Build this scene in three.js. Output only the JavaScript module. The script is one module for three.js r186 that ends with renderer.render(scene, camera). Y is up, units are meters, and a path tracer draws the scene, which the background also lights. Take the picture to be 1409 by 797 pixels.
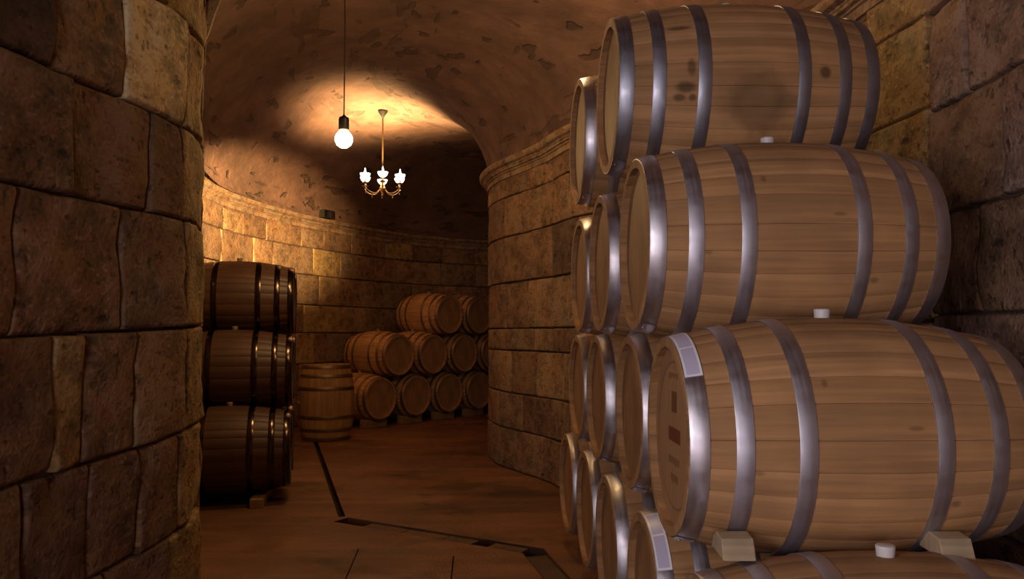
import * as THREE from 'three';
import { RectAreaLightUniformsLib } from 'three/addons/lights/RectAreaLightUniformsLib.js';
import { mergeGeometries, toCreasedNormals } from 'three/addons/utils/BufferGeometryUtils.js';
import { RoundedBoxGeometry } from 'three/addons/geometries/RoundedBoxGeometry.js';

// ---------------------------------------------------------------- camera, light, exposure
RectAreaLightUniformsLib.init();
const scene = new THREE.Scene();
scene.background = new THREE.Color(0x000000);
const EYE = 1.33, FOCAL = 1080, W = 1409, H = 797;
const camera = new THREE.PerspectiveCamera(2 * Math.atan(H / 2 / FOCAL) * 180 / Math.PI, W / H, 0.05, 60);
const PITCH = 1.6 * Math.PI / 180;
camera.position.set(0, EYE, 0);
camera.rotation.set(PITCH, 0, 0);
camera.setViewOffset(W, H, 0, -(460 - H / 2 - Math.tan(PITCH) * FOCAL), W, H);
const renderer = new THREE.WebGLRenderer({ antialias: true });
renderer.toneMapping = THREE.LinearToneMapping;
renderer.toneMappingExposure = 1.0;
renderer.shadowMap.enabled = true;
const WARM = new THREE.Color().setRGB(1, 0.65, 0.26);
const COOL = new THREE.Color().setRGB(0.97, 0.89, 0.97);
const LIGHT = { bulb: 3.2, hall: 3.0, candle: 7, spot: 450, door: 5, window: 12 };

// daylight through the frosted panes of the entrance door behind the camera
const DOOR = { x: -0.9, d: -3.9, w: 1.15, y0: 0.25, y1: 2.3 };
const doorLight = new THREE.RectAreaLight(COOL, LIGHT.door, DOOR.w, DOOR.y1 - DOOR.y0);
doorLight.position.set(DOOR.x, (DOOR.y0 + DOOR.y1) / 2, -DOOR.d - 0.12);
doorLight.lookAt(DOOR.x, (DOOR.y0 + DOOR.y1) / 2, -10);
scene.add(doorLight);
// daylight through a frosted window in the passage wall beside the camera
const WIN = { x: -1.62, d: -0.55, w: 0.95, y0: 0.9, y1: 2.35 };
const winLight = new THREE.RectAreaLight(COOL, LIGHT.window, WIN.w, WIN.y1 - WIN.y0);
winLight.position.set(WIN.x + 0.02, (WIN.y0 + WIN.y1) / 2, -WIN.d); winLight.lookAt(WIN.x + 2, (WIN.y0 + WIN.y1) / 2, -WIN.d);
scene.add(winLight);

// ---------------------------------------------------------------- helpers
function rng(seed) { let a = seed >>> 0; return () => { a = (a + 0x6D2B79F5) | 0; let t = Math.imul(a ^ (a >>> 15), 1 | a); t = (t + Math.imul(t ^ (t >>> 7), 61 | t)) ^ t; return ((t ^ (t >>> 14)) >>> 0) / 4294967296; }; }
const hash = (x, y, s) => { let h = Math.imul(x, 374761393) + Math.imul(y, 668265263) + Math.imul(s, 974634777); h = Math.imul(h ^ (h >>> 13), 1274126177); return ((h ^ (h >>> 16)) >>> 0) / 4294967296; };
const sm = t => t * t * (3 - 2 * t), mod = (a, n) => ((a % n) + n) % n;
const clamp = (x, a, b) => Math.min(b, Math.max(a, x)), lerp = (a, b, t) => a + (b - a) * t;
const step = (a, b, x) => sm(clamp((x - a) / (b - a), 0, 1));
function vnoise(u, v, pu, pv, seed) {          // periodic value noise, u and v in 0..1
  const x = u * pu, y = v * pv, i = Math.floor(x), j = Math.floor(y), f = sm(x - i), g = sm(y - j);
  const c = (a, b) => hash(mod(a, pu), mod(b, pv), seed);
  return lerp(lerp(c(i, j), c(i + 1, j), f), lerp(c(i, j + 1), c(i + 1, j + 1), f), g);
}
function fbm(u, v, pu, pv, oct, seed, gain = 0.5) { let s = 0, a = 1, t = 0; for (let o = 0; o < oct; o++) { s += a * vnoise(u, v, pu << o, pv << o, seed + o); t += a; a *= gain; } return s / t; }
function dataTexture(w, h, fn, srgb) {
  const a = new Uint8Array(w * h * 4);
  for (let j = 0; j < h; j++) for (let i = 0; i < w; i++) {
    const c = fn((i + 0.5) / w, (j + 0.5) / h), k = (j * w + i) * 4;
    a[k] = clamp(c[0], 0, 1) * 255; a[k + 1] = clamp(c[1], 0, 1) * 255; a[k + 2] = clamp(c[2], 0, 1) * 255; a[k + 3] = 255;
  }
  const t = new THREE.DataTexture(a, w, h); t.wrapS = t.wrapT = THREE.RepeatWrapping; t.magFilter = THREE.LinearFilter; t.minFilter = THREE.LinearMipmapLinearFilter; t.generateMipmaps = true;
  if (srgb) t.colorSpace = THREE.SRGBColorSpace;
  t.needsUpdate = true; return t;
}
const used = {};
function numbered(n) { if (used[n] === undefined) { used[n] = 0; return n; } used[n]++; return `${n}_${String(used[n]).padStart(3, '0')}`; }
function mesh(name, geo, mat, parent) { const m = new THREE.Mesh(geo, mat); m.name = name; m.castShadow = m.receiveShadow = true; parent.add(m); return m; }
function thing(name, label, category, pos = [0, 0, 0], group) {
  const g = new THREE.Group(); g.name = numbered(name); g.position.set(...pos); g.userData = { label, category }; if (group) g.userData.group = group; scene.add(g); return g;
}
function struct(name, label, category) { const g = new THREE.Group(); g.name = name; g.userData = { label, category, kind: 'structure' }; scene.add(g); return g; }
const V = (x, y, d) => new THREE.Vector3(x, y, -d);     // plan point (x, distance in front of the camera) at a height
const mat = o => new THREE.MeshStandardMaterial(o);
const lin = (r, g, b) => new THREE.Color().setRGB(r, g, b);
function gridGeo(P, nu, nv, uvf, facing) {             // P(i, j) -> Vector3
  const pos = [], uv = [], idx = [];
  for (let j = 0; j <= nv; j++) for (let i = 0; i <= nu; i++) { const p = P(i, j); pos.push(p.x, p.y, p.z); uv.push(...uvf(i, j)); }
  for (let j = 0; j < nv; j++) for (let i = 0; i < nu; i++) { const a = j * (nu + 1) + i, b = a + 1, c = a + nu + 1, e = c + 1; idx.push(a, b, e, a, e, c); }
  const g = new THREE.BufferGeometry();
  g.setAttribute('position', new THREE.Float32BufferAttribute(pos, 3)); g.setAttribute('uv', new THREE.Float32BufferAttribute(uv, 2)); g.setIndex(idx);
  g.computeVertexNormals();
  if (facing) {
    const n = g.attributes.normal, k = (Math.floor(nv / 2) * (nu + 1) + Math.floor(nu / 2));
    if (new THREE.Vector3().fromBufferAttribute(n, k).dot(facing) < 0) { for (let t = 0; t < idx.length; t += 3) { const q = idx[t + 1]; idx[t + 1] = idx[t + 2]; idx[t + 2] = q; } g.setIndex(idx); g.computeVertexNormals(); }
  }
  return g;
}
function latheAt(profile, seg = 24) { return new THREE.LatheGeometry(profile.map(([r, y]) => new THREE.Vector2(r, y)), seg); }

// ---------------------------------------------------------------- textures and materials
const stoneField = (u, v) => {
  const a = fbm(u, v, 5, 5, 6, 11, 0.58), b = fbm(u, v, 14, 14, 4, 31, 0.6), c = vnoise(u, v, 90, 90, 77);
  const pit = step(0.58, 0.86, fbm(u, v, 30, 30, 4, 53, 0.6)), vein = step(0.62, 0.9, fbm(u, v, 9, 24, 4, 63, 0.6)), fleck = step(0.64, 0.84, fbm(u, v, 44, 44, 2, 73, 0.6));
  return { a, b, c, pit, vein, fleck };
};
const stoneMap = dataTexture(512, 512, (u, v) => {
  const { a, b, c, pit, vein, fleck } = stoneField(u, v);
  const k = (0.50 + 0.62 * a + 0.42 * (b - 0.5) + 0.16 * (c - 0.5)) * (1 - 0.42 * pit) * (1 + 0.28 * vein) * (1 + 0.35 * fleck), r = fbm(u, v, 4, 4, 3, 91) - 0.5;
  return [k * (1 + 0.12 * r) + 0.10, k * (0.97 - 0.05 * r) + 0.09, k * (0.93 - 0.2 * r) + 0.08];
}, true);
const stoneBump = dataTexture(512, 512, (u, v) => { const { a, b, c, pit, vein, fleck } = stoneField(u, v); const k = 0.45 * a + 0.36 * b + 0.14 * c - 0.3 * pit + 0.12 * vein + 0.1 * fleck + 0.08; return [k, k, k]; });
const vaultField = (u, v) => {
  const a = fbm(u, v, 4, 4, 6, 211, 0.55), b = fbm(u, v, 18, 18, 4, 231, 0.6);
  const pit = step(0.68, 0.76, fbm(u, v, 12, 16, 3, 253, 0.55)), gouge = step(0.70, 0.80, fbm(u, v, 5, 22, 3, 283, 0.5));
  return { a, b, pit: Math.max(pit, 0.7 * gouge) };
};
const vaultMap = dataTexture(1024, 1024, (u, v) => { const { a, b, pit } = vaultField(u, v); const k = (0.55 + 0.42 * a + 0.22 * (b - 0.5)) * (1 - 0.22 * pit); return [k, k * 0.985, k * 0.97]; }, true);
const vaultBump = dataTexture(1024, 1024, (u, v) => { const { a, b, pit } = vaultField(u, v); const k = 0.45 * a + 0.4 * b + 0.15 - 0.4 * pit; return [k, k, k]; });
const floorMap = dataTexture(1024, 1024, (u, v) => { const a = fbm(u, v, 3, 3, 6, 311, 0.55), b = fbm(u, v, 4, 26, 4, 331, 0.55), s = step(0.58, 0.7, fbm(u, v, 6, 6, 4, 351)); const k = 0.5 + 0.42 * a + 0.28 * (b - 0.5) - 0.16 * s; return [k, k * 0.97, k * 0.95]; }, true);
const floorRough = dataTexture(512, 512, (u, v) => { const a = fbm(u, v, 5, 5, 5, 371); const k = 0.55 + 0.75 * (a - 0.4); return [k, k, k]; });
const floorBump = dataTexture(512, 512, (u, v) => { const k = 0.6 * fbm(u, v, 8, 8, 5, 391) + 0.4 * vnoise(u, v, 120, 120, 397); return [k, k, k]; });

const bumpRep = (t, r) => { const c = t.clone(); c.repeat.set(r, r); c.needsUpdate = true; return c; };
const stoneTex = bumpRep(stoneMap, 1 / 0.9), stoneBmp = bumpRep(stoneBump, 1 / 0.9);
const stoneMat = (r, g, b) => mat({ color: lin(r, g, b), map: stoneTex, bumpMap: stoneBmp, bumpScale: 0.016, roughness: 0.93 });
const STONE = [stoneMat(0.282, 0.165, 0.094), stoneMat(0.242, 0.140, 0.082), stoneMat(0.323, 0.195, 0.112), stoneMat(0.269, 0.172, 0.108), stoneMat(0.209, 0.121, 0.072), stoneMat(0.349, 0.224, 0.121)];
const STONE_PALE = stoneMat(0.86, 0.70, 0.42), STONE_DARK = stoneMat(0.13, 0.078, 0.055), STONE_GREY = stoneMat(0.32, 0.205, 0.15), STONE_TAN = stoneMat(0.43, 0.29, 0.13);
const MORTAR = mat({ color: lin(0.13, 0.085, 0.055), map: stoneTex, bumpMap: stoneBmp, bumpScale: 0.01, roughness: 1 });
const CORNICE = mat({ color: lin(0.33, 0.215, 0.14), map: stoneTex, bumpMap: stoneBmp, bumpScale: 0.006, roughness: 0.9 });
const VAULT = mat({ color: lin(0.26, 0.137, 0.10), map: bumpRep(vaultMap, 1 / 2.6), bumpMap: bumpRep(vaultBump, 1 / 2.6), bumpScale: 0.04, roughness: 0.95 });
const FLOOR = mat({ color: lin(0.42, 0.19, 0.09), map: bumpRep(floorMap, 1 / 2.8), roughnessMap: bumpRep(floorRough, 1 / 1.9), roughness: 0.85, bumpMap: bumpRep(floorBump, 1 / 1.3), bumpScale: 0.004 });
const COVER = mat({ color: lin(0.27, 0.135, 0.07), map: bumpRep(floorMap, 1 / 1.1), roughness: 0.75, bumpMap: bumpRep(floorBump, 1 / 0.7), bumpScale: 0.004 });
const PIT = mat({ color: lin(0.03, 0.02, 0.015), roughness: 1 });

// ---------------------------------------------------------------- plan of the cellar: inner wall and outer wall, rib by rib
const RIBS = [[1.75, -4, -2.06, -4], [1.75, 0, -1.66, 0], [1.75, 2.6, -1.396, 2.6], [1.75, 3.0, -1.338, 3.18], [1.76, 3.3, -1.43, 3.62], [1.72, 3.75, -1.62, 4.0], [1.66, 4.3, -1.95, 4.6], [1.45, 5.1, -2.45, 5.2], [1.02, 5.85, -2.88, 5.95], [0.54, 6.45, -3.16, 6.8], [0.32, 7.05, -3.28, 7.6], [0.1, 7.5, -3.42, 8.3], [-0.1, 7.9, -3.5, 9.0], [-0.23, 8.35, -3.42, 10], [-0.25, 8.85, -3.2, 10.9], [-0.05, 9.45, -2.85, 11.75], [0.5, 9.95, -2.35, 12.75], [1.3, 10.25, -1.6, 13.75], [2.5, 10.4, 0.3, 14.75], [4, 10.4, 4, 15]];
const NR = RIBS.length - 1;
const curveOf = k => new THREE.CatmullRomCurve3(RIBS.map(r => new THREE.Vector3(r[k], 0, r[k + 1])), false, 'centripetal');
const innerCurve = curveOf(0), outerCurve = curveOf(2);
class Path {
  constructor(curve, t0, t1, side) {
    this.side = side; this.p = []; this.s = [0];
    const n = Math.max(24, Math.round((t1 - t0) * 320));
    for (let i = 0; i <= n; i++) { const v = curve.getPoint(t0 + (t1 - t0) * i / n); this.p.push([v.x, v.z]); if (i) this.s.push(this.s[i - 1] + Math.hypot(v.x - this.p[i - 1][0], v.z - this.p[i - 1][1])); }
    this.len = this.s[n];
  }
  at(s) {
    let i = 1; const P = this.p; s = clamp(s, 0, this.len);
    while (i < P.length - 1 && this.s[i] < s) i++;
    const f = (s - this.s[i - 1]) / (this.s[i] - this.s[i - 1] || 1), a = P[Math.max(0, i - 2)], b = P[Math.min(P.length - 1, i + 1)];
    const l = Math.hypot(b[0] - a[0], b[1] - a[1]), tx = (b[0] - a[0]) / l, td = (b[1] - a[1]) / l;
    return { x: lerp(P[i - 1][0], P[i][0], f), d: lerp(P[i - 1][1], P[i][1], f), nx: -td * this.side, nd: tx * this.side };
  }
  atDepth(d) { for (let i = 1; i < this.p.length; i++) if (this.p[i][1] >= d) return this.s[i - 1] + (this.s[i] - this.s[i - 1]) * (d - this.p[i - 1][1]) / (this.p[i][1] - this.p[i - 1][1]); return this.len; }
  point(s, y, off) { const q = this.at(s); return V(q.x + q.nx * off, y, q.d + q.nd * off); }
}
const tOf = k => k / NR;
const pathRight = new Path(innerCurve, 0, tOf(4), 1), pathInner = new Path(innerCurve, tOf(4), 1, 1);
const pathLeft = new Path(outerCurve, 0, tOf(4), -1), pathOuter = new Path(outerCurve, tOf(4), 1, -1);
const SPRING = 3.0, WALL_TOP = 2.9;

// ---------------------------------------------------------------- masonry
function backing(parent, path, top, thick = 0.3) {
  const n = Math.max(6, Math.ceil(path.len / 0.12)), fr = -0.035;
  const ring = [[fr, 0], [fr, top], [-thick, top], [-thick, 0], [fr, 0]];
  const g = gridGeo((i, j) => path.point(path.len * i / n, ring[j][1], ring[j][0]), n, 4, (i, j) => [path.len * i / n, ring[j][1] + ring[j][0]]);
  mesh('wall_core', toCreasedNormals(g, 0.6), MORTAR, parent);
}
function block(parent, path, s0, s1, y0, y1, R, m, fine, slope = 0, proud = 0) {
  const du = s1 - s0, dv = y1 - y0, base = -0.006 + 0.009 * R() + proud, e = 0.014;
  const jit = () => (R() - 0.5) * 0.018;
  const cs = [jit(), jit(), jit(), jit()], cy = [jit(), jit(), jit(), jit()];
  const nu = fine ? 12 : 6, nv = fine ? 9 : 5, ox = R() * 7, oy = R() * 7, seed = Math.floor(R() * 1e6), tilt = (R() - 0.5) * 0.012, tilt2 = (R() - 0.5) * 0.014;
  const par = (i, n, l) => i === 0 ? 0 : i === n ? 1 : lerp(e / l, 1 - e / l, (i - 1) / (n - 2));
  const gap = 0.0025, gapY = 0.006;
  const amp = fine ? 0.026 : 0.02;
  const sag2 = (s, y) => slope * clamp(path.at(s).d - 3.3, -1.8, 0.3) * step(0, 0.5, y) * step(2.92, 2.6, y);
  const P = (u, v, off) => {
    const js = lerp(lerp(cs[0], cs[1], u), lerp(cs[2], cs[3], u), v), jy = lerp(lerp(cy[0], cy[1], u), lerp(cy[2], cy[3], u), v);
    return path.point(s0 + gap + u * (du - 2 * gap) + js * 0.35, lerp(y0 + sag2(s0 + u * du, y0), y1 + sag2(s0 + u * du, y1), v) + gapY * (1 - 2 * v) + jy * 0.4, off);
  };
  // skirt ring rows at the edges, then the dressed and worn face
  const us = [0], vs = [0];
  for (let i = 0; i <= nu; i++) us.push(par(i, nu, du)); us.push(1);
  for (let j = 0; j <= nv; j++) vs.push(par(j, nv, dv)); vs.push(1);
  const NU = us.length - 1, NV = vs.length - 1;
  const off = (i, j) => {
    if (i === 0 || j === 0 || i === NU || j === NV) return -0.06;
    const u = us[i], v = vs[j];
    const n = vnoise(u * du / 1.2 + 0.01, v * dv / 1.2 + 0.01, 8, 8, seed) + 0.5 * vnoise(u * du / 1.2, v * dv / 1.2, 19, 19, seed + 5) - 0.75;
    const edge = (i === 1 || i === NU - 1 ? 1 : 0) + (j === 1 || j === NV - 1 ? 1 : 0);
    return base + amp * n + tilt * (u - 0.5) + tilt2 * (v - 0.5) - 0.007 * edge;
  };
  const q = path.at((s0 + s1) / 2);
  const g = gridGeo((i, j) => P(us[i], vs[j], off(i, j)), NU, NV, (i, j) => [ox + us[i] * du, oy + vs[j] * dv], new THREE.Vector3(q.nx, 0, -q.nd));
  return mesh('stone_block', fine ? g : g, m, parent);
}
function masonry(parent, path, courses, o) {
  const R = rng(o.seed);
  for (let c = 0; c < courses.length - 1; c++) {
    const cuts = [0];
    const fixed = (o.joints && o.joints[c]) || null, stop = fixed ? fixed[0] : path.len;
    let s = o.start ? o.start : 0;
    s = 0.15 + R() * 0.5; 
    while (s < stop - 0.28) { cuts.push(s); s += lerp(o.min, o.max, R()); }
    if (fixed) cuts.push(...fixed);
    if (path.len - cuts[cuts.length - 1] < 0.07) cuts.pop();
    cuts.push(path.len);
    for (let k = 0; k < cuts.length - 1; k++) {
      const pick = o.pick && o.pick(c, k, cuts.length - 1, (cuts[k] + cuts[k + 1]) / 2);
      const m = pick || (o.set || STONE)[Math.floor(R() * (o.set || STONE).length)];
      block(parent, path, cuts[k], cuts[k + 1], courses[c], courses[c + 1], R, m, o.fine, o.slope || 0);
    }
  }
}
const wallLeft = struct('wall_left', 'rough dressed stone passage wall ending in a worn quoin', 'wall');
backing(wallLeft, pathLeft, WALL_TOP);
const COURSES_LEFT = [0, 0.14, 0.54, 0.93, 1.36, 1.80, 2.185, 2.62, 2.92];
const pxLeft = x => pathLeft.atDepth(1.656 / (0.1 - (x - 704) / 1080));
masonry(wallLeft, pathLeft, COURSES_LEFT, {
  seed: 5, min: 0.34, max: 0.6, fine: true, slope: 0.036,
  joints: [null, [60, 150, 235], [40, 127, 192, 252], [78, 118, 185, 262], [22, 163, 257], [97, 202, 250], [70, 165, 252], [120, 222]].map(a => a && a.map(pxLeft)),
  pick: (c, k, n) => c === 6 && k === n - 2 ? STONE_PALE : c === 6 && k === n - 4 ? STONE_DARK : c === 6 && k === n - 3 ? STONE[5] : c === 3 && k === n - 4 ? STONE_TAN : k === n - 1 ? STONE_TAN : c === 5 && k === n - 4 ? STONE[3] : null,
});
const wallRight = struct('wall_right', 'grey brown dressed stone passage wall behind the oak barrel pyramid', 'wall');
backing(wallRight, pathRight, WALL_TOP);
const sr = d => pathRight.atDepth(d);
masonry(wallRight, pathRight, [0, 0.2, 0.6, 1.0, 1.41, 1.82, 2.26, 2.68, 2.92], { seed: 8, min: 0.42, max: 0.75, fine: true, set: [STONE_GREY, STONE[3], STONE_GREY, STONE[1]],
  joints: [null, null, null, [2.6], [2.5, 2.95], [2.78], [2.45, 3.0], null].map(a => a && a.map(sr)) });
const wallInner = struct('wall_inner', 'convex curved stone drum wall rounding the bend of the cellar', 'wall');
backing(wallInner, pathInner, WALL_TOP);
masonry(wallInner, pathInner, [0, 0.40, 0.755, 1.17, 1.385, 1.84, 2.30, 2.70, 2.92], { seed: 21, min: 0.36, max: 0.72, pick: (c, k) => k === 0 ? STONE_TAN : c === 5 && k % 5 === 2 ? STONE_DARK : null });
const wallOuter = struct('wall_outer', 'long concave stone wall sweeping round the far side of the cellar', 'wall');
backing(wallOuter, pathOuter, WALL_TOP);
masonry(wallOuter, pathOuter, [0, 0.45, 0.9, 1.35, 1.76, 2.2, 2.6, 2.92], { seed: 34, min: 0.45, max: 0.95, set: [...STONE, STONE_TAN] });

// end walls of the built stretch: behind the camera (with the door) and round the bend
function slab(parent, name, x0, x1, y0, y1, d0, d1, m) { const g = new THREE.BoxGeometry(x1 - x0, y1 - y0, d1 - d0); const o = mesh(name, g, m, parent); o.position.set((x0 + x1) / 2, (y0 + y1) / 2, -(d0 + d1) / 2); return o; }
const wallBack = struct('wall_back', 'plain stone end wall around the entrance door', 'wall');
const bx0 = DOOR.x - DOOR.w / 2 - 0.09, bx1 = DOOR.x + DOOR.w / 2 + 0.09;
slab(wallBack, 'wall_panel', -2.4, bx0, 0, 4.4, -4.3, -4, MORTAR); slab(wallBack, 'wall_panel', bx1, 2.1, 0, 4.4, -4.3, -4, MORTAR); slab(wallBack, 'wall_panel', bx0, bx1, DOOR.y1 + 0.1, 4.4, -4.3, -4, MORTAR);
const door = struct('door_1', 'glazed entrance door with frosted daylight panes', 'door');
const DOORWOOD = mat({ color: lin(0.12, 0.07, 0.04), roughness: 0.6 });
const PANE = mat({ color: lin(0.6, 0.6, 0.65), emissive: COOL, emissiveIntensity: 2.0, roughness: 0.5 });
slab(door, 'door_frame', bx0, DOOR.x - DOOR.w / 2, 0, DOOR.y1 + 0.1, -4.1, -3.96, DOORWOOD); slab(door, 'door_frame', DOOR.x + DOOR.w / 2, bx1, 0, DOOR.y1 + 0.1, -4.1, -3.96, DOORWOOD);
slab(door, 'door_frame', DOOR.x - DOOR.w / 2, DOOR.x + DOOR.w / 2, DOOR.y1, DOOR.y1 + 0.1, -4.1, -3.96, DOORWOOD); slab(door, 'bottom_rail', DOOR.x - DOOR.w / 2, DOOR.x + DOOR.w / 2, 0, DOOR.y0, -4.08, -3.98, DOORWOOD);
for (let k = 0; k < 2; k++) slab(door, 'door_pane', DOOR.x - DOOR.w / 2 + k * DOOR.w / 2, DOOR.x + k * DOOR.w / 2, DOOR.y0, DOOR.y1, -4.05, -4.03, PANE);
slab(door, 'mullion', DOOR.x - 0.02, DOOR.x + 0.02, DOOR.y0, DOOR.y1, -4.06, -4.0, DOORWOOD);
const win = struct('window_1', 'frosted daylight window in a dark wooden frame', 'window');
{
  const [d0, d1] = [WIN.d - WIN.w / 2, WIN.d + WIN.w / 2], f = 0.07;
  slab(win, 'window_pane', WIN.x - 0.03, WIN.x, WIN.y0, WIN.y1, d0, WIN.d - 0.015, PANE); slab(win, 'window_pane', WIN.x - 0.03, WIN.x, WIN.y0, WIN.y1, WIN.d + 0.015, d1, PANE);
  slab(win, 'mullion', WIN.x - 0.04, WIN.x + 0.012, WIN.y0, WIN.y1, WIN.d - 0.015, WIN.d + 0.015, DOORWOOD);
  for (const [a, b, y0, y1] of [[d0 - f, d0, WIN.y0 - f, WIN.y1 + f], [d1, d1 + f, WIN.y0 - f, WIN.y1 + f], [d0, d1, WIN.y0 - f, WIN.y0], [d0, d1, WIN.y1, WIN.y1 + f]]) slab(win, 'window_frame', WIN.x - 0.14, WIN.x + 0.012, y0, y1, a, b, DOORWOOD);
}
const wallEnd = struct('wall_far', 'stone end wall beyond the bend of the cellar', 'wall');
slab(wallEnd, 'wall_panel', 4.0, 4.3, 0, 4.6, 10.1, 15.4, MORTAR);

// ---------------------------------------------------------------- vault, cornices, floor
const RISE = 1.2;
function vaultPoint(t, w) { const a = innerCurve.getPoint(t), b = outerCurve.getPoint(t), k = (1 - Math.cos(Math.PI * w)) / 2; return V(lerp(a.x, b.x, k), SPRING + RISE * Math.sin(Math.PI * w), lerp(a.z, b.z, k)); }
const ceiling = struct('ceiling', 'pitted reddish tuff barrel vault following the curved passage', 'ceiling');
{
  const nu = 300, nw = 64, ext = 0.03; let len = 0, prev = null; const S = [];
  for (let i = 0; i <= nu; i++) { const p = vaultPoint(i / nu, 0.5); if (prev) len += p.distanceTo(prev); S.push(len); prev = p; }
  const R = 1.6 * Math.PI;
  const g = gridGeo((i, j) => {
    const w = lerp(-ext, 1 + ext, j / nw) , p = vaultPoint(i / nu, clamp(w, 0, 1)); if (w < 0 || w > 1) p.y -= 0.14;
    const n = fbm(mod(S[i] / 24, 1), j / nw, 40, 9, 4, 411, 0.55) - 0.5;
    p.y += 0.055 * n * Math.sin(Math.PI * clamp(w, 0, 1)); return p;
  }, nu, nw, (i, j) => [S[i], R * j / nw], new THREE.Vector3(0, -1, 0));
  mesh('vault_soffit', g, VAULT, ceiling);
  const g2 = gridGeo((i, j) => { const p = vaultPoint(i / nu, j / 12); p.y += 0.35; return p; }, nu, 12, (i, j) => [S[i], j], new THREE.Vector3(0, 1, 0));
  mesh('vault_back', g2, MORTAR, ceiling);
}
function cornice(name, label, path, seed) {
  const top = struct(name, label, 'cornice');
  // stepped fasciae, listed from the wall out and up: [projection, height]
  const prof = [[-0.1, 2.885], [0.015, 2.885], [0.015, 2.935], [0.028, 2.938], [0.028, 2.952], [0.048, 2.957], [0.048, 2.975], [0.055, 2.979], [0.055, 2.992], [0.085, 3.002], [0.098, 3.022], [0.1, 3.05], [0.07, 3.058], [-0.1, 3.075]];
  const R = rng(seed); let s = 0;
  while (s < path.len - 0.01) {
    let e = s + lerp(0.75, 1.15, R()); if (path.len - e < 0.4) e = path.len;
    const n = Math.max(3, Math.ceil((e - s) / 0.12)), a = s, b = e - 0.004, dy = (R() - 0.5) * 0.006, dp = (R() - 0.5) * 0.006, q = path.at((a + b) / 2);
    const g = gridGeo((i, j) => path.point(lerp(a, b, i / n), prof[j][1] + dy, prof[j][0] + dp), n, prof.length - 1, (i, j) => [lerp(a, b, i / n), j * 0.03], new THREE.Vector3(q.nx, -0.2, -q.nd));
    mesh('cornice_stone', toCreasedNormals(g, 0.35), CORNICE, top); s = e;
  }
}
cornice('trim_1', 'stepped stone cornice above the passage wall with the quoin', pathLeft, 61);
cornice('trim_2', 'stepped stone cornice along the long concave wall', pathOuter, 62);
cornice('trim_3', 'stepped stone cornice on the wall behind the oak barrels', pathRight, 63);
cornice('trim_4', 'stepped stone cornice crowning the curved drum wall', pathInner, 64);

const floor = struct('floor', 'worn reddish brown stone floor with a narrow drainage channel', 'floor');
function ribbon(pts, w) {   // mitred strip outline around a plan polyline
  const L = [], Rr = [];
  pts.forEach((p, i) => {
    const a = pts[Math.max(0, i - 1)], b = pts[Math.min(pts.length - 1, i + 1)];
    const n = (u, v) => { const l = Math.hypot(v[0] - u[0], v[1] - u[1]); return [-(v[1] - u[1]) / l, (v[0] - u[0]) / l]; };
    const n1 = i ? n(a, p) : n(p, b), n2 = i < pts.length - 1 ? n(p, b) : n1; let m = [n1[0] + n2[0], n1[1] + n2[1]]; const k = 2 / (m[0] * m[0] + m[1] * m[1]) * w / 2; m = [m[0] * k, m[1] * k];
    L.push([p[0] + m[0], p[1] + m[1]]); Rr.push([p[0] - m[0], p[1] - m[1]]);
  });
  return [...L, ...Rr.reverse()];
}
const shapeOf = a => { const s = new THREE.Shape(); a.forEach((p, i) => i ? s.lineTo(p[0], p[1]) : s.moveTo(p[0], p[1])); s.closePath(); return s; };
const CH_A = [-2.46, 9.85], CH_B = [-1.21, 5.66], CH_C = [0.13, 4.86], CH_D = [0.27, 4.2], CH_E = [0.3, 1.0];
function flat(shape, y0, y1) { const g = new THREE.ExtrudeGeometry(shape, { depth: y1 - y0, bevelEnabled: false }); g.rotateX(-Math.PI / 2); g.translate(0, y0, 0); return g; }
{
  const plate = shapeOf([[-4.6, -4.4], [4.4, -4.4], [4.4, 15.6], [-4.6, 15.6]]);
  const toward = (a, b, l) => { const k = l / Math.hypot(b[0] - a[0], b[1] - a[1]); return [a[0] + (b[0] - a[0]) * k, a[1] + (b[1] - a[1]) * k]; };
  plate.holes.push(shapeOf(ribbon([CH_A, toward(CH_B, CH_A, 0.1)], 0.05)), shapeOf(ribbon([toward(CH_B, CH_C, -0.02), CH_C, CH_D, CH_E], 0.15)));
  for (const [a, b] of [[[-0.35, 4.75], [-0.3, 3.6]], [[-0.95, 4.9], [-0.85, 3.6]], [[-1.15, 4.2], [-0.4, 4.12]]]) plate.holes.push(shapeOf(ribbon([a, b], 0.008)));
  mesh('paving', flat(plate, -0.07, 0), FLOOR, floor);
  mesh('channel_bed', flat(shapeOf([[-4.6, -4.4], [4.4, -4.4], [4.4, 15.6], [-4.6, 15.6]]), -0.2, -0.075), PIT, floor);
  const covers = [[0.22, 0.56], [0.56, 0.9], [0.9, 1.13], [1.25, 1.5]];
  for (const [a, b] of covers) mesh('channel_cover', flat(shapeOf(ribbon([toward(CH_B, CH_C, a), toward(CH_B, CH_C, b - 0.008)], 0.132)), -0.045, -0.012), COVER, floor);
  for (let k = 0; k < 6; k++) mesh('channel_cover', flat(shapeOf(ribbon([toward(CH_C, CH_D, 0.08 + k * 0.5), toward(k ? CH_D : CH_C, k ? CH_E : CH_D, k ? k * 0.5 - 0.1 : 0.57)], 0.128)), -0.045, -0.01), COVER, floor).visible = k === 0;
  const bad = floor.children.filter(c => !c.visible); bad.forEach(c => floor.remove(c));
  for (let k = 0; k < 6; k++) mesh('channel_cover', flat(shapeOf(ribbon([toward(CH_D, CH_E, 0.05 + k * 0.5), toward(CH_D, CH_E, 0.54 + k * 0.5)], 0.128)), -0.045, -0.01), COVER, floor);
}

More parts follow.
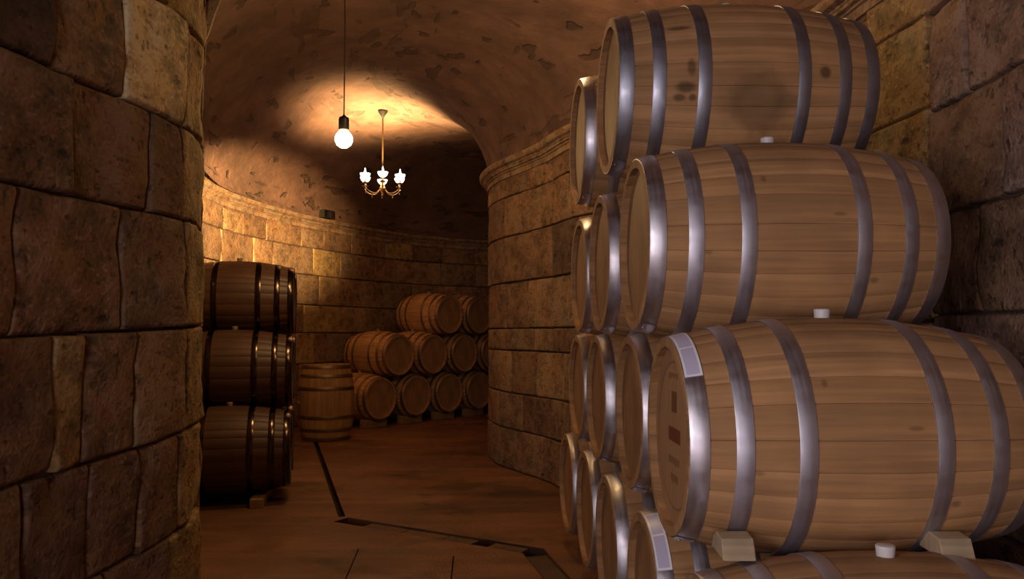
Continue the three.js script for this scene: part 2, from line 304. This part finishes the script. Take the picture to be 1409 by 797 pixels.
// ---------------------------------------------------------------- barrels
const BL = 0.95, R0 = 0.3525, R1 = 0.292, NST = 26;
const rad = x => R0 - (R0 - R1) * Math.pow(Math.abs(2 * x / BL), 2.05);
const oakField = (u, v, seed) => { const g = fbm(u, v, 3, 220, 3, seed, 0.55), w = fbm(u, v, 2, 40, 4, seed + 9), b = fbm(u, v, 5, 8, 4, seed + 19); return { g, w, b }; };
function oakTexture(seed, marks = []) {
  return dataTexture(512, 1024, (u, v) => {
    const { g, w, b } = oakField(u, v, seed);
    let k = 0.80 + 0.16 * (g - 0.5) + 0.20 * (w - 0.5) + 0.24 * (b - 0.5), r = 1, gg = 0.985, bb = 0.965;
    for (const [x, a, rx, ra, depth, ring] of marks) {
      const dx = (u - 0.5) * BL - x, da = (v * 2 * Math.PI - a) * R0, wob = 1 + 0.5 * (fbm(u, v, 20, 40, 3, seed + 71) - 0.5), q = Math.hypot(dx / rx, da / ra) * wob;
      const f = ring ? step(1.15, 0.6, q) * (0.6 + 0.4 * step(0.3, 0.7, q)) : step(1, 0.35, q);
      k *= 1 - depth * f; bb *= 1 - 0.12 * depth * f;
    }
    return [k * r, k * gg, k * bb];
  }, true);
}
const oakBump = dataTexture(256, 1024, (u, v) => { const { g, w } = oakField(u, v, 501); const k = 0.6 * g + 0.4 * w; return [k, k, k]; });
const D2 = Math.PI / 180;
const oakMap = oakTexture(501, [[-0.12, 1.05, 0.012, 0.018, 0.2], [0.22, 2.0, 0.02, 0.014, 0.22], [0.1, 1.4, 0.03, 0.01, 0.2], [-0.3, 1.75, 0.016, 0.009, 0.18]]);
const oakStained = oakTexture(541, [[0.02, 108 * D2, 0.12, 0.11, 0.15, true], [0.02, 108 * D2, 0.22, 0.16, 0.10], [-0.245, 100 * D2, 0.05, 0.03, 0.4], [-0.225, 88 * D2, 0.02, 0.045, 0.3], [-0.265, 106 * D2, 0.03, 0.02, 0.35], [-0.22, 106 * D2, 0.02, 0.02, 0.35], [0.255, 90 * D2, 0.028, 0.03, 0.4], [-0.26, 60 * D2, 0.06, 0.014, 0.35]]);
const headMap = dataTexture(256, 256, (u, v) => { const g = fbm(u, v, 60, 3, 3, 601, 0.55), b = fbm(u, v, 5, 4, 4, 619); const k = 0.78 + 0.18 * (g - 0.5) + 0.3 * (b - 0.5); return [k, k * 0.98, k * 0.95]; }, true);
function headPrint() {     // faded, unreadable branding on the barrel head
  const c = document.createElement('canvas'); c.width = c.height = 256; const x = c.getContext('2d');
  x.fillStyle = 'rgb(170,160,148)'; x.fillRect(0, 0, 256, 256);
  const R = rng(77);
  for (let i = 0; i < 700; i++) { const k = 140 + R() * 60; x.fillStyle = `rgba(${k},${k * 0.95},${k * 0.88},0.25)`; x.fillRect(R() * 256, R() * 256, 1.5 + R() * 2, 20 + R() * 60); }
  x.fillStyle = 'rgba(96,52,34,0.75)'; x.fillRect(92, 118, 74, 20);
  x.fillStyle = 'rgba(80,50,36,0.6)'; x.fillRect(112, 66, 34, 30);
  x.fillStyle = 'rgba(74,46,34,0.55)';
  for (const [a, b, n, h] of [[92, 160, 7, 12], [104, 184, 5, 14], [96, 40, 6, 9]]) for (let i = 0; i < n; i++) x.fillRect(a + i * 10, b, 6, h - R() * 4);
  x.strokeStyle = 'rgba(80,50,36,0.35)'; x.lineWidth = 3; x.beginPath(); x.arc(128, 128, 104, 0, 7); x.stroke();
  const t = new THREE.CanvasTexture(c); t.colorSpace = THREE.SRGBColorSpace; return t;
}
const OAK_TINT = [[0.72, 0.39, 0.165], [0.69, 0.37, 0.152], [0.75, 0.41, 0.177], [0.71, 0.38, 0.156], [0.74, 0.405, 0.175]];
const oakSet = (map, k = 1, rough = 0.78) => OAK_TINT.map(c => mat({ color: lin(c[0] * k, c[1] * k, c[2] * k), map, bumpMap: oakBump, bumpScale: 0.0015, roughness: rough }));
const OAK = oakSet(oakMap), OAK_STAINED = oakSet(oakStained);
const OAK_HEAD = mat({ color: lin(0.62, 0.33, 0.15), map: headMap, roughness: 0.6 }), OAK_HEAD_PRINT = mat({ color: lin(0.95, 0.58, 0.32), map: headPrint(), roughness: 0.6 });
const brush = dataTexture(256, 64, (u, v) => { const k = 0.75 + 0.35 * (fbm(u, v, 40, 4, 4, 701) - 0.5) + 0.2 * (vnoise(u, v, 9, 60, 709) - 0.5); return [k, k, k]; });
const STEEL = mat({ color: lin(0.62, 0.58, 0.61), metalness: 1, roughness: 0.56, roughnessMap: brush }), STEEL_DULL = mat({ color: lin(0.56, 0.53, 0.58), metalness: 1, roughness: 0.66, roughnessMap: brush }), ZINC = mat({ color: lin(0.40, 0.40, 0.46), metalness: 1, roughness: 0.62, roughnessMap: brush });
const BUNG = mat({ color: lin(0.72, 0.68, 0.66), roughness: 0.45 }), PAPER = mat({ color: lin(0.92, 0.90, 0.95), roughness: 0.35, map: (() => { const c = document.createElement('canvas'); c.width = 128; c.height = 32; const x = c.getContext('2d'); x.fillStyle = '#ffffff'; x.fillRect(0, 0, 128, 32); x.fillStyle = '#d6d0e2'; x.fillRect(4, 4, 58, 24); x.fillRect(66, 4, 58, 24); const t = new THREE.CanvasTexture(c); t.colorSpace = THREE.SRGBColorSpace; return t; })() });
const DARKWOOD = [[0.15, 0.066, 0.036]].map(c => mat({ color: lin(...c), map: oakMap, roughness: 0.5 })), DARKHEAD = mat({ color: lin(0.16, 0.09, 0.05), map: headMap, roughness: 0.4 });  // oak texture with a much darker tint and lower roughness
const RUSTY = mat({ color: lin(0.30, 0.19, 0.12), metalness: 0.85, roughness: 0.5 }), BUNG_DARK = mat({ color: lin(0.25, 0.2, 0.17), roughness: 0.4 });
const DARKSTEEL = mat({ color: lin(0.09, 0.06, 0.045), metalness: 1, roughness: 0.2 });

const staveR = rng(91), cutsA = []; { let a = 0; for (let k = 0; k < NST; k++) { cutsA.push(a); a += 0.75 + 0.5 * staveR(); } cutsA.forEach((c, i) => cutsA[i] = c / a * 2 * Math.PI); cutsA.push(2 * Math.PI); }
function staveGeo(a0, a1, stations = 12) {
  const w = a1 - a0, g = 0.0016, ring = [[a0 + g, -0.0022], [a0 + 0.1 * w, 0], [a0 + 0.5 * w, 0.0004], [a1 - 0.1 * w, 0], [a1 - g, -0.0022], [a1 - g, -0.026], [a0 + g, -0.026], [a0 + g, -0.0022]];
  const pos = [], uv = [], idx = [], n = ring.length;
  for (let i = 0; i <= stations; i++) { const x = (i / stations - 0.5) * BL, r = rad(x); for (const [a, o] of ring) { pos.push(x, (r + o) * Math.cos(a), (r + o) * Math.sin(a)); uv.push(i / stations, a / (2 * Math.PI)); } }
  for (let i = 0; i < stations; i++) for (let k = 0; k < n - 1; k++) { const p = i * n + k, q = p + n; idx.push(p, p + 1, q + 1, p, q + 1, q); }
  for (const [o, f] of [[0, 1], [stations * n, 0]]) for (let k = 1; k < n - 2; k++) f ? idx.push(o, o + k + 1, o + k) : idx.push(o, o + k, o + k + 1);
  const q = new THREE.BufferGeometry(); q.setAttribute('position', new THREE.Float32BufferAttribute(pos, 3)); q.setAttribute('uv', new THREE.Float32BufferAttribute(uv, 2)); q.setIndex(idx); q.computeVertexNormals();
  // make the outside face outwards
  const m = 6 * n + 2, N = q.attributes.normal; if (N.getY(m) * Math.cos((a0 + a1) / 2) + N.getZ(m) * Math.sin((a0 + a1) / 2) < 0) { for (let t = 0; t < idx.length; t += 3) { const s = idx[t + 1]; idx[t + 1] = idx[t + 2]; idx[t + 2] = s; } q.setIndex(idx); }
  return toCreasedNormals(q, 0.5);
}
const STAVES = []; for (let k = 0; k < NST; k++) STAVES.push(staveGeo(cutsA[k], cutsA[k + 1]));
const BODY = mergeGeometries(STAVES);
function hoopGeo(xc, w, lapAngle) {
  const x0 = xc - w / 2, x1 = xc + w / 2, prof = [[x0, 0.0], [x0, 0.0028], [x0 + 0.002, 0.0036], [x1 - 0.002, 0.0036], [x1, 0.0028], [x1, 0.0]], seg = 72;
  const band = (a0, a1, lift, n) => gridGeo((i, j) => { const a = lerp(a0, a1, i / n), [x, o] = prof[j], r = lerp(rad(x0), rad(x1), (x - x0) / w) + o + lift; return new THREE.Vector3(x, r * Math.cos(a), r * Math.sin(a)); }, n, 5, (i, j) => [i / n * 2, j / 5], null);
  const fix = g => { const N = g.attributes.normal, P = g.attributes.position; const k = Math.floor(P.count / 2); if (N.getY(k) * P.getY(k) + N.getZ(k) * P.getZ(k) < 0) { const I = Array.from(g.index.array); for (let t = 0; t < I.length; t += 3) { const s = I[t + 1]; I[t + 1] = I[t + 2]; I[t + 2] = s; } g.setIndex(I); g.computeVertexNormals(); } return toCreasedNormals(g, 0.5); };
  const parts = [fix(band(0, 2 * Math.PI, 0, seg)), fix(band(lapAngle, lapAngle + 0.22, 0.002, 6))];
  for (const k of [-1, 1]) { const a = lapAngle + 0.11, s = new THREE.SphereGeometry(0.006, 8, 6); s.scale(1, 0.5, 1); s.translate(0, rad(xc) + 0.0055, 0); s.rotateX(a); s.translate(xc + k * w * 0.25, 0, 0); const q = s.toNonIndexed(); parts.push(q); }
  return mergeGeometries(parts.map(g => { const q = g.index ? g.toNonIndexed() : g; for (const n of Object.keys(q.attributes)) if (!['position', 'normal', 'uv'].includes(n)) q.deleteAttribute(n); return q; }));
}
const HOOP_SPEC = [[-0.448, 0.05, 2.7], [-0.335, 0.046, 4.4], [-0.178, 0.046, 3.5], [0.178, 0.046, 5.0], [0.335, 0.046, 2.9], [0.448, 0.05, 4.1]];
const HOOPS = HOOP_SPEC.map(h => hoopGeo(...h));
const boardR = rng(93), BOARDS = [];
{
  const r = R1 - 0.022, cuts = [-r]; while (cuts[cuts.length - 1] < r - 0.09) cuts.push(cuts[cuts.length - 1] + 0.062 + 0.035 * boardR()); cuts.push(r);
  for (let k = 0; k < cuts.length - 1; k++) {
    const a = cuts[k] + 0.0006, b = cuts[k + 1] - 0.0006, pts = [], n = 5;
    for (let i = 0; i <= n; i++) { const z = lerp(a, b, i / n); pts.push([z, Math.sqrt(Math.max(0, r * r - z * z))]); }
    for (let i = n; i >= 0; i--) pts.push([pts[i][0], -pts[i][1] - 1e-5]);
    const g = new THREE.ExtrudeGeometry(shapeOf(pts), { depth: 0.02, bevelEnabled: false });
    const uv = g.attributes.uv, P = g.attributes.position; for (let i = 0; i < uv.count; i++) uv.setXY(i, P.getX(i) / (2 * r) + 0.5, P.getY(i) / (2 * r) + 0.5);
    BOARDS.push(g);
  }
}
const headGeo = side => BOARDS.map(g => { const q = g.clone(); q.rotateY(side < 0 ? -Math.PI / 2 : Math.PI / 2); q.translate(side * (BL / 2 - 0.045), 0, 0); return q; });
const HEAD_L = headGeo(-1), HEAD_R = headGeo(1), HEAD_DISC = { [-1]: mergeGeometries(HEAD_L), 1: mergeGeometries(HEAD_R) };
const bungGeo = latheAt([[0, -0.012], [0.019, -0.012], [0.022, 0.0], [0.024, 0.022], [0.022, 0.027], [0, 0.027]], 20);
bungGeo.translate(0, R0, 0);
let barrelSeed = 1000;
function barrel(label, group, [x, y, d], turn, o = {}) {
  const R = rng(barrelSeed++), b = thing('wine_barrel', label, 'barrel', [x, y, -d], group);
  b.rotation.y = turn;
  const woods = o.woods || OAK, steel = o.steel || STEEL, head = o.head || OAK_HEAD;
  if (o.simple) mesh('body', BODY, woods[0], b);
  else STAVES.forEach(g => mesh('stave', g, woods[Math.floor(R() * woods.length)], b));
  HOOPS.forEach((g, i) => mesh('hoop', g, steel === STEEL && i > 0 && i < 5 ? STEEL_DULL : steel, b));
  if (o.simple) { mesh('head', HEAD_DISC[-1], head, b); mesh('head', HEAD_DISC[1], head, b); }
  else { HEAD_L.forEach(g => mesh('head_board', g, o.frontHead || head, b)); mesh('head', HEAD_DISC[1], head, b); }
  mesh('bung', bungGeo, o.simple ? BUNG_DARK : BUNG, b).userData.label = o.simple ? 'dull grey bung' : 'pale silicone bung';
  if (o.paper) {
    const [a0, a1] = o.paper, n = 12, xc = -0.448, w = 0.047;
    const g = gridGeo((i, j) => { const a = lerp(a0, a1, i / n), q = xc + (j - 0.5) * w, r = lerp(rad(xc - 0.025), rad(xc + 0.025), (q - xc + 0.025) / 0.05) + 0.0052; return new THREE.Vector3(q, r * Math.cos(a), r * Math.sin(a)); }, n, 1, (i, j) => [i / n, j], new THREE.Vector3(0, 1, 1));
    mesh('hoop_label', g, PAPER, b).userData.label = 'white paper label on the head hoop';
  }
  return b;
}
// pyramid of oak barrels by the right wall: rows of five, four, three and two
const PG = 'oak barrels stacked in a pyramid';
const ORD = ['first', 'second', 'third', 'fourth', 'fifth'], ROWN = ['bottom row', 'second row up', 'third row up', 'top row'];
const HEADX = [[0.475, 0.445, 0.405, 0.377, 0.33], [0.462, 0.452, 0.40, 0.365], [0.42, 0.378, 0.35], [0.375, 0.315]];
const Y1 = 0.415, DY = 0.612, D1 = 2.01, DD = 0.712;
HEADX.forEach((row, r) => row.forEach((hx, k) => {
  const d = D1 + r * DD / 2 + k * DD, n = row.length, near = k === 0;
  const turn = (0.5 + 1.2 * k + 0.6 * r) * D2 * 0.8;
  const what = r === 1 && k === 0 ? 'oak barrel with branded head' : r === 3 && k === 0 ? 'oak barrel with round dark stain' : r === 0 && k === 1 ? 'white-labelled oak barrel' : 'steel-hooped oak barrel';
  barrel(`${what}, ${ROWN[r]} of pyramid, ${ORD[n - 1 - k]} from the drum wall`, PG, [hx + BL / 2 * Math.cos(turn), Y1 + r * DY + (r === 3 ? 0.012 : 0), d + BL / 2 * Math.sin(turn)], turn, {
    woods: r === 3 ? OAK_STAINED : OAK, steel: r === 3 && k === 0 ? ZINC : STEEL, frontHead: r === 1 && k === 0 ? OAK_HEAD_PRINT : OAK_HEAD,
    paper: r === 1 && k === 0 ? [0.12, 0.9] : r === 0 && k === 1 ? [0.1, 0.95] : null,
  });
}));
const TIMBER = oakSet(oakMap, 0.8, 0.75), PALEWOOD = mat({ color: lin(0.86, 0.66, 0.42), map: headMap, roughness: 0.7 });
function rail(label, a, b, h, w) {
  const l = Math.hypot(b[0] - a[0], b[1] - a[1]), t = thing('barrel_rail', label, 'rail', [(a[0] + b[0]) / 2, 0, -(a[1] + b[1]) / 2]);
  t.rotation.y = Math.atan2(b[1] - a[1], b[0] - a[0]);
  const g = new RoundedBoxGeometry(l, h, w, 2, 0.006); g.translate(0, h / 2, 0); mesh('beam', g, TIMBER[1], t);
  return t;
}
rail('timber rail under the heads of the pyramid of oak barrels', [0.68, 1.6], [0.56, 5.2], 0.079, 0.1);
rail('timber rail under the pyramid of oak barrels, beside the wall', [1.2, 1.6], [1.1, 5.1], 0.079, 0.1);
function chock(label, x, d, y) {
  const t = thing('barrel_chock', label, 'chock', [x, y, -d], 'pale wooden chocks under the branded barrel');
  const s = shapeOf([[-0.07, 0.0], [0.075, 0.008], [0.052, 0.046], [0.02, 0.062], [-0.045, 0.055]]);
  const g = new THREE.ExtrudeGeometry(s, { depth: 0.1, bevelEnabled: true, bevelSize: 0.003, bevelThickness: 0.003, bevelSegments: 1 }); g.rotateY(Math.PI / 2); g.translate(-0.05, 0, 0); g.scale(0.8, 0.85, 0.8);
  mesh('wedge', g, PALEWOOD, t);
}
chock('pale wooden chock under the hooped end of the branded oak barrel', 0.585, 2.09, 0.75);
chock('pale wooden chock under the branded oak barrel, towards the wall', 1.15, 2.09, 0.75);

// stack beyond the stone quoin, in darker and glossier wood and hoops
const LG = 'dark glossy barrels stacked beyond the quoin';
{
  const turn = Math.PI + 14 * D2, ax = [Math.cos(14 * D2), Math.sin(14 * D2)], run = [-0.242, 0.97];
  const spots = [[0, 0], [1, 0], [2, 0], [0, 1], [1, 1], [2, 1]];
  for (const [r, k] of spots) {
    const s = r * DD / 2 + k * DD, hx = -1.80 + run[0] * s, hd = 6.42 + run[1] * s;
    barrel(`dark glossy barrel, ${['bottom', 'middle', 'top'][r]} row beyond the quoin, ${k ? 'second from it' : 'closest to it'}`, LG, [hx - ax[0] * BL / 2, Y1 - 0.01 + r * DY, hd - ax[1] * BL / 2], turn, { simple: true, woods: DARKWOOD, steel: DARKSTEEL, head: DARKHEAD });
  }
  rail('short timber rail under the heads of the dark glossy barrels', [-1.95, 6.02], [-2.25, 7.6], 0.07, 0.1);
  rail('short timber rail under the dark glossy barrels, by the wall', [-2.45, 5.92], [-2.75, 7.5], 0.07, 0.1);
}
// pile of barrels against the far concave wall
const FG = 'oak barrels piled by the concave wall';
{
  const ax = [0.78, -0.626], run = [0.626, 0.78], turn = Math.atan2(-0.626, 0.78);
  const put = (r, k, label) => { const s = r * DD / 2 + k * DD, h = [-1.86 + run[0] * s, 11.2 + run[1] * s]; const b = barrel(label, FG, [h[0] - ax[0] * BL / 2, Y1 + r * DY, h[1] - ax[1] * BL / 2], turn, { simple: true, woods: OAK, steel: RUSTY }); return b; };
  for (const [r, ks] of [[0, [0, 1, 2, 3]], [1, [0, 1, 2, 3]], [2, [1, 2]]]) ks.forEach((k, i) => put(r, k, `aged oak barrel, ${['bottom', 'middle', 'top'][r]} row of far pile, ${ORD[i]} from the upright barrel`));
  for (const k of [0, 1, 2, 3]) {
    const t = thing('barrel_cradle', `wooden cradle under the head of far pile barrel ${ORD[k]} from the upright one`, 'cradle', [-1.86 + run[0] * k * DD - ax[0] * 0.16, 0, -(11.2 + run[1] * k * DD - ax[1] * 0.16)], 'cradle blocks under the far pile');
    t.rotation.y = turn;
    const s = shapeOf([[-0.2, 0], [0.2, 0], [0.2, 0.12], [0.13, 0.115], [0.05, 0.085], [-0.05, 0.085], [-0.13, 0.115], [-0.2, 0.12]]);
    const g = new THREE.ExtrudeGeometry(s, { depth: 0.12, bevelEnabled: false }); g.rotateY(Math.PI / 2); g.translate(-0.06, 0, 0); mesh('block', g, TIMBER[0], t);
    const t2 = thing('barrel_cradle', `wooden cradle under the wall end of far pile barrel ${ORD[k]} from the upright one`, 'cradle', [-1.86 + run[0] * k * DD - ax[0] * 0.78, 0, -(11.2 + run[1] * k * DD - ax[1] * 0.78)], 'cradle blocks under the far pile');
    t2.rotation.y = turn; mesh('block', g, TIMBER[0], t2);
  }
  const up = barrel('aged oak barrel standing upright on the floor beside the pile', 'upright barrel', [-2.36, BL / 2, 10.0], 0, { simple: true, woods: OAK, steel: RUSTY });
  up.rotation.set(0, 0.6, Math.PI / 2); delete up.userData.group;
}

// ---------------------------------------------------------------- lamps
const GLOW = (k, c = lin(1, 0.84, 0.6)) => mat({ color: lin(0.9, 0.85, 0.75), emissive: c, emissiveIntensity: k, roughness: 0.3 });
const BLACK = mat({ color: lin(0.02, 0.017, 0.015), roughness: 0.45 }), BRASS = mat({ color: lin(0.75, 0.5, 0.22), metalness: 1, roughness: 0.3 });
const BRONZE = mat({ color: lin(0.16, 0.09, 0.04), metalness: 0.8, roughness: 0.55 });
const CRYSTAL = new THREE.MeshPhysicalMaterial({ color: 0xffffff, transmission: 1, thickness: 0.02, ior: 1.5, roughness: 0.03 });
function tube(pts, r, seg = 16, rs = 8) { return new THREE.TubeGeometry(new THREE.CatmullRomCurve3(pts.map(p => new THREE.Vector3(...p))), seg, r, rs); }
function lamp(parent, x, y, z, I, size = 2) { const l = new THREE.PointLight(WARM, I); l.position.set(x, y, z); l.castShadow = true; l.shadow.radius = size; l.name = 'lamp_light'; parent.add(l); }
function pendant(label, x, yb, d, top, I) {
  const t = thing('pendant_bulb', label, 'lamp', [x, yb, -d]); top -= yb;
  mesh('globe_bulb', latheAt([[0, -0.07], [0.03, -0.064], [0.055, -0.044], [0.069, -0.012], [0.068, 0.014], [0.056, 0.04], [0.04, 0.058], [0.032, 0.07], [0, 0.07]], 32), GLOW(8), t).userData.label = 'glowing white globe bulb';
  mesh('bulb_holder', latheAt([[0, 0.066], [0.036, 0.066], [0.04, 0.075], [0.04, 0.15], [0.036, 0.168], [0.015, 0.178], [0.006, 0.19], [0, 0.19]], 24), BLACK, t);
  mesh('cord', tube([[0, 0.18, 0], [0.004, top * 0.5 + 0.09, 0], [0, top, 0]], 0.005, 20, 6), BLACK, t);
  mesh('ceiling_rose', latheAt([[0, top - 0.05], [0.02, top - 0.05], [0.05, top - 0.02], [0.055, top + 0.05], [0, top + 0.05]], 24), BLACK, t);
  lamp(t, 0, 0, 0, I, 3);
}
pendant('bare globe bulb in a black holder, hanging before the chandelier', (471 - 704) / 1080 * 6, EYE + 270 / 1080 * 6, 6, 4.13, LIGHT.bulb);
pendant('bare globe bulb hanging high between the quoin and the oak pyramid', 0.1, 3.62, 4.7, 4.15, LIGHT.hall);
{
  const d = 10.0, x = (525 - 704) / 1080 * d, y = 3.22;
  const t = thing('chandelier', 'small brass chandelier with six glowing glass shades and drops', 'chandelier', [x, y, -d]);
  const top = 4.19 - y;
  mesh('canopy', latheAt([[0, top - 0.09], [0.012, top - 0.088], [0.022, top - 0.06], [0.06, top - 0.012], [0.066, top + 0.02], [0, top + 0.02]], 24), BLACK, t);
  mesh('rod', latheAt([[0, 0.16], [0.009, 0.16], [0.009, top - 0.085], [0, top - 0.085]], 10), BRONZE, t);
  mesh('stem', latheAt([[0, -0.13], [0.012, -0.125], [0.02, -0.105], [0.012, -0.085], [0.03, -0.055], [0.045, -0.03], [0.03, 0.0], [0.016, 0.03], [0.026, 0.06], [0.018, 0.09], [0.012, 0.13], [0.009, 0.17], [0, 0.17]], 20), BRASS, t);
  const N = 6, pan = latheAt([[0, 0.004], [0.03, 0.0], [0.042, 0.012], [0.044, 0.014], [0.03, 0.006], [0, 0.008]], 18), sleeve = latheAt([[0, 0.008], [0.012, 0.008], [0.012, 0.075], [0.009, 0.08], [0, 0.08]], 14), flame = latheAt([[0.0, 0.085], [0.008, 0.086], [0.014, 0.11], [0.012, 0.15], [0.006, 0.185], [0, 0.2]], 14), tulip = latheAt([[0.012, 0.06], [0.03, 0.066], [0.05, 0.085], [0.064, 0.115], [0.066, 0.125], [0.06, 0.118], [0.046, 0.09], [0.028, 0.072], [0.012, 0.066]], 20);
  const drop = latheAt([[0, -0.03], [0.007, -0.022], [0.009, -0.014], [0.005, -0.004], [0, 0]], 8);
  const CREAM = mat({ color: lin(0.85, 0.76, 0.6), roughness: 0.5 }), FLAME = GLOW(12), SHADE = GLOW(7);
  for (let k = 0; k < N; k++) {
    const a = k / N * Math.PI * 2 + 0.35, c = Math.cos(a), s = Math.sin(a), at = (r, yy) => [r * c, yy, r * s];
    const arm = mesh('arm', tube([at(0.02, -0.02), at(0.09, -0.09), at(0.18, -0.085), at(0.25, -0.03), at(0.252, 0.012)], 0.006, 18, 6), BRASS, t);
    const put = (n, g, m, p) => { const o = mesh(n, g, m, p); o.position.set(...at(0.252, 0.01)); return o; };
    put('drip_pan', pan, BRASS, arm); put('candle_sleeve', sleeve, CREAM, t); put('flame_bulb', flame, FLAME, t); put('glass_shade', tulip, SHADE, t);
    const g = mesh('glass_drop', drop, CRYSTAL, arm); g.position.set(...at(0.25, -0.045)); const g2 = mesh('glass_drop', drop, CRYSTAL, arm); g2.position.set(...at(0.15, -0.1));
    const l = new THREE.SpotLight(WARM, LIGHT.candle, 0, 64 * D2, 0.45); l.castShadow = true; l.name = 'lamp_light'; l.position.set(...at(0.252, 0.14)); l.target.position.set(...at(0.30, 1.0)); l.target.name = 'lamp_aim'; t.add(l, l.target);
  }
}
{
  const q = pathOuter.at(pathOuter.atDepth(5.7)), px = q.x + q.nx * 0.02, pd = q.d + q.nd * 0.02, t = thing('wall_spotlight', 'black wall spotlight behind the quoin aimed along the concave wall', 'lamp', [px, 2.5, -pd]);
  const yaw = Math.atan2(q.nx, -q.nd), n = [q.nx, -q.nd];
  const plate = latheAt([[0, 0], [0.06, 0], [0.05, 0.02], [0, 0.025]], 20); plate.rotateX(Math.PI / 2); plate.rotateY(yaw); mesh('back_plate', plate, BLACK, t);
  mesh('bracket', tube([[0, 0, 0], [n[0] * 0.08, -0.01, n[1] * 0.08], [n[0] * 0.15, 0.0, n[1] * 0.15]], 0.01, 10, 8), BLACK, t);
  const at = new THREE.Vector3(n[0] * 0.16, 0.02, n[1] * 0.16), aim = new THREE.Vector3(-3.52 - px, 2.75 - 2.5, -(9.6 - pd)), dir = aim.clone().sub(at).normalize();
  const head = latheAt([[0, -0.07], [0.03, -0.068], [0.045, -0.05], [0.055, 0.07], [0.051, 0.07], [0.042, 0.0], [0.0, -0.01]], 24), lens = latheAt([[0, 0.045], [0.049, 0.045], [0.049, 0.05], [0, 0.052]], 24);
  const turn = new THREE.Quaternion().setFromUnitVectors(new THREE.Vector3(0, 1, 0), dir); for (const g of [head, lens]) g.applyQuaternion(turn);
  mesh('lamp_head', head, BLACK, t).position.copy(at); mesh('lens', lens, GLOW(6), t).position.copy(at);
  const l = new THREE.SpotLight(WARM, LIGHT.spot, 0, 16 * D2, 0.6); l.name = 'lamp_light'; l.castShadow = true; l.position.copy(at).addScaledVector(dir, 0.075); l.target.position.copy(aim); l.target.name = 'lamp_aim'; t.add(l, l.target);
}
// small dark vent just above the cornice of the concave wall
{
  const s = pathOuter.atDepth(11.75), q = pathOuter.at(s), t = thing('vent_box', 'small dark square vent box above the cornice of the concave wall', 'vent', [q.x + q.nx * 0.05, 3.07, -(q.d + q.nd * 0.05)]);
  t.rotation.y = Math.atan2(q.nx, -q.nd);
  const f = new THREE.ExtrudeGeometry((() => { const a = shapeOf([[-0.09, 0], [0.09, 0], [0.09, 0.12], [-0.09, 0.12]]); a.holes.push(shapeOf([[-0.075, 0.015], [-0.075, 0.105], [0.075, 0.105], [0.075, 0.015]])); return a; })(), { depth: 0.1, bevelEnabled: false }); f.translate(0, 0, -0.04);
  mesh('case', f, BLACK, t); const bk = new THREE.BoxGeometry(0.15, 0.09, 0.02); bk.translate(0, 0.06, -0.02); mesh('back', bk, PIT, t);
  for (let k = 0; k < 3; k++) { const b = new THREE.BoxGeometry(0.15, 0.006, 0.02); b.rotateX(0.6); b.translate(0, 0.035 + k * 0.025, 0.045); mesh('slat', b, BLACK, t); }
}
renderer.render(scene, camera);
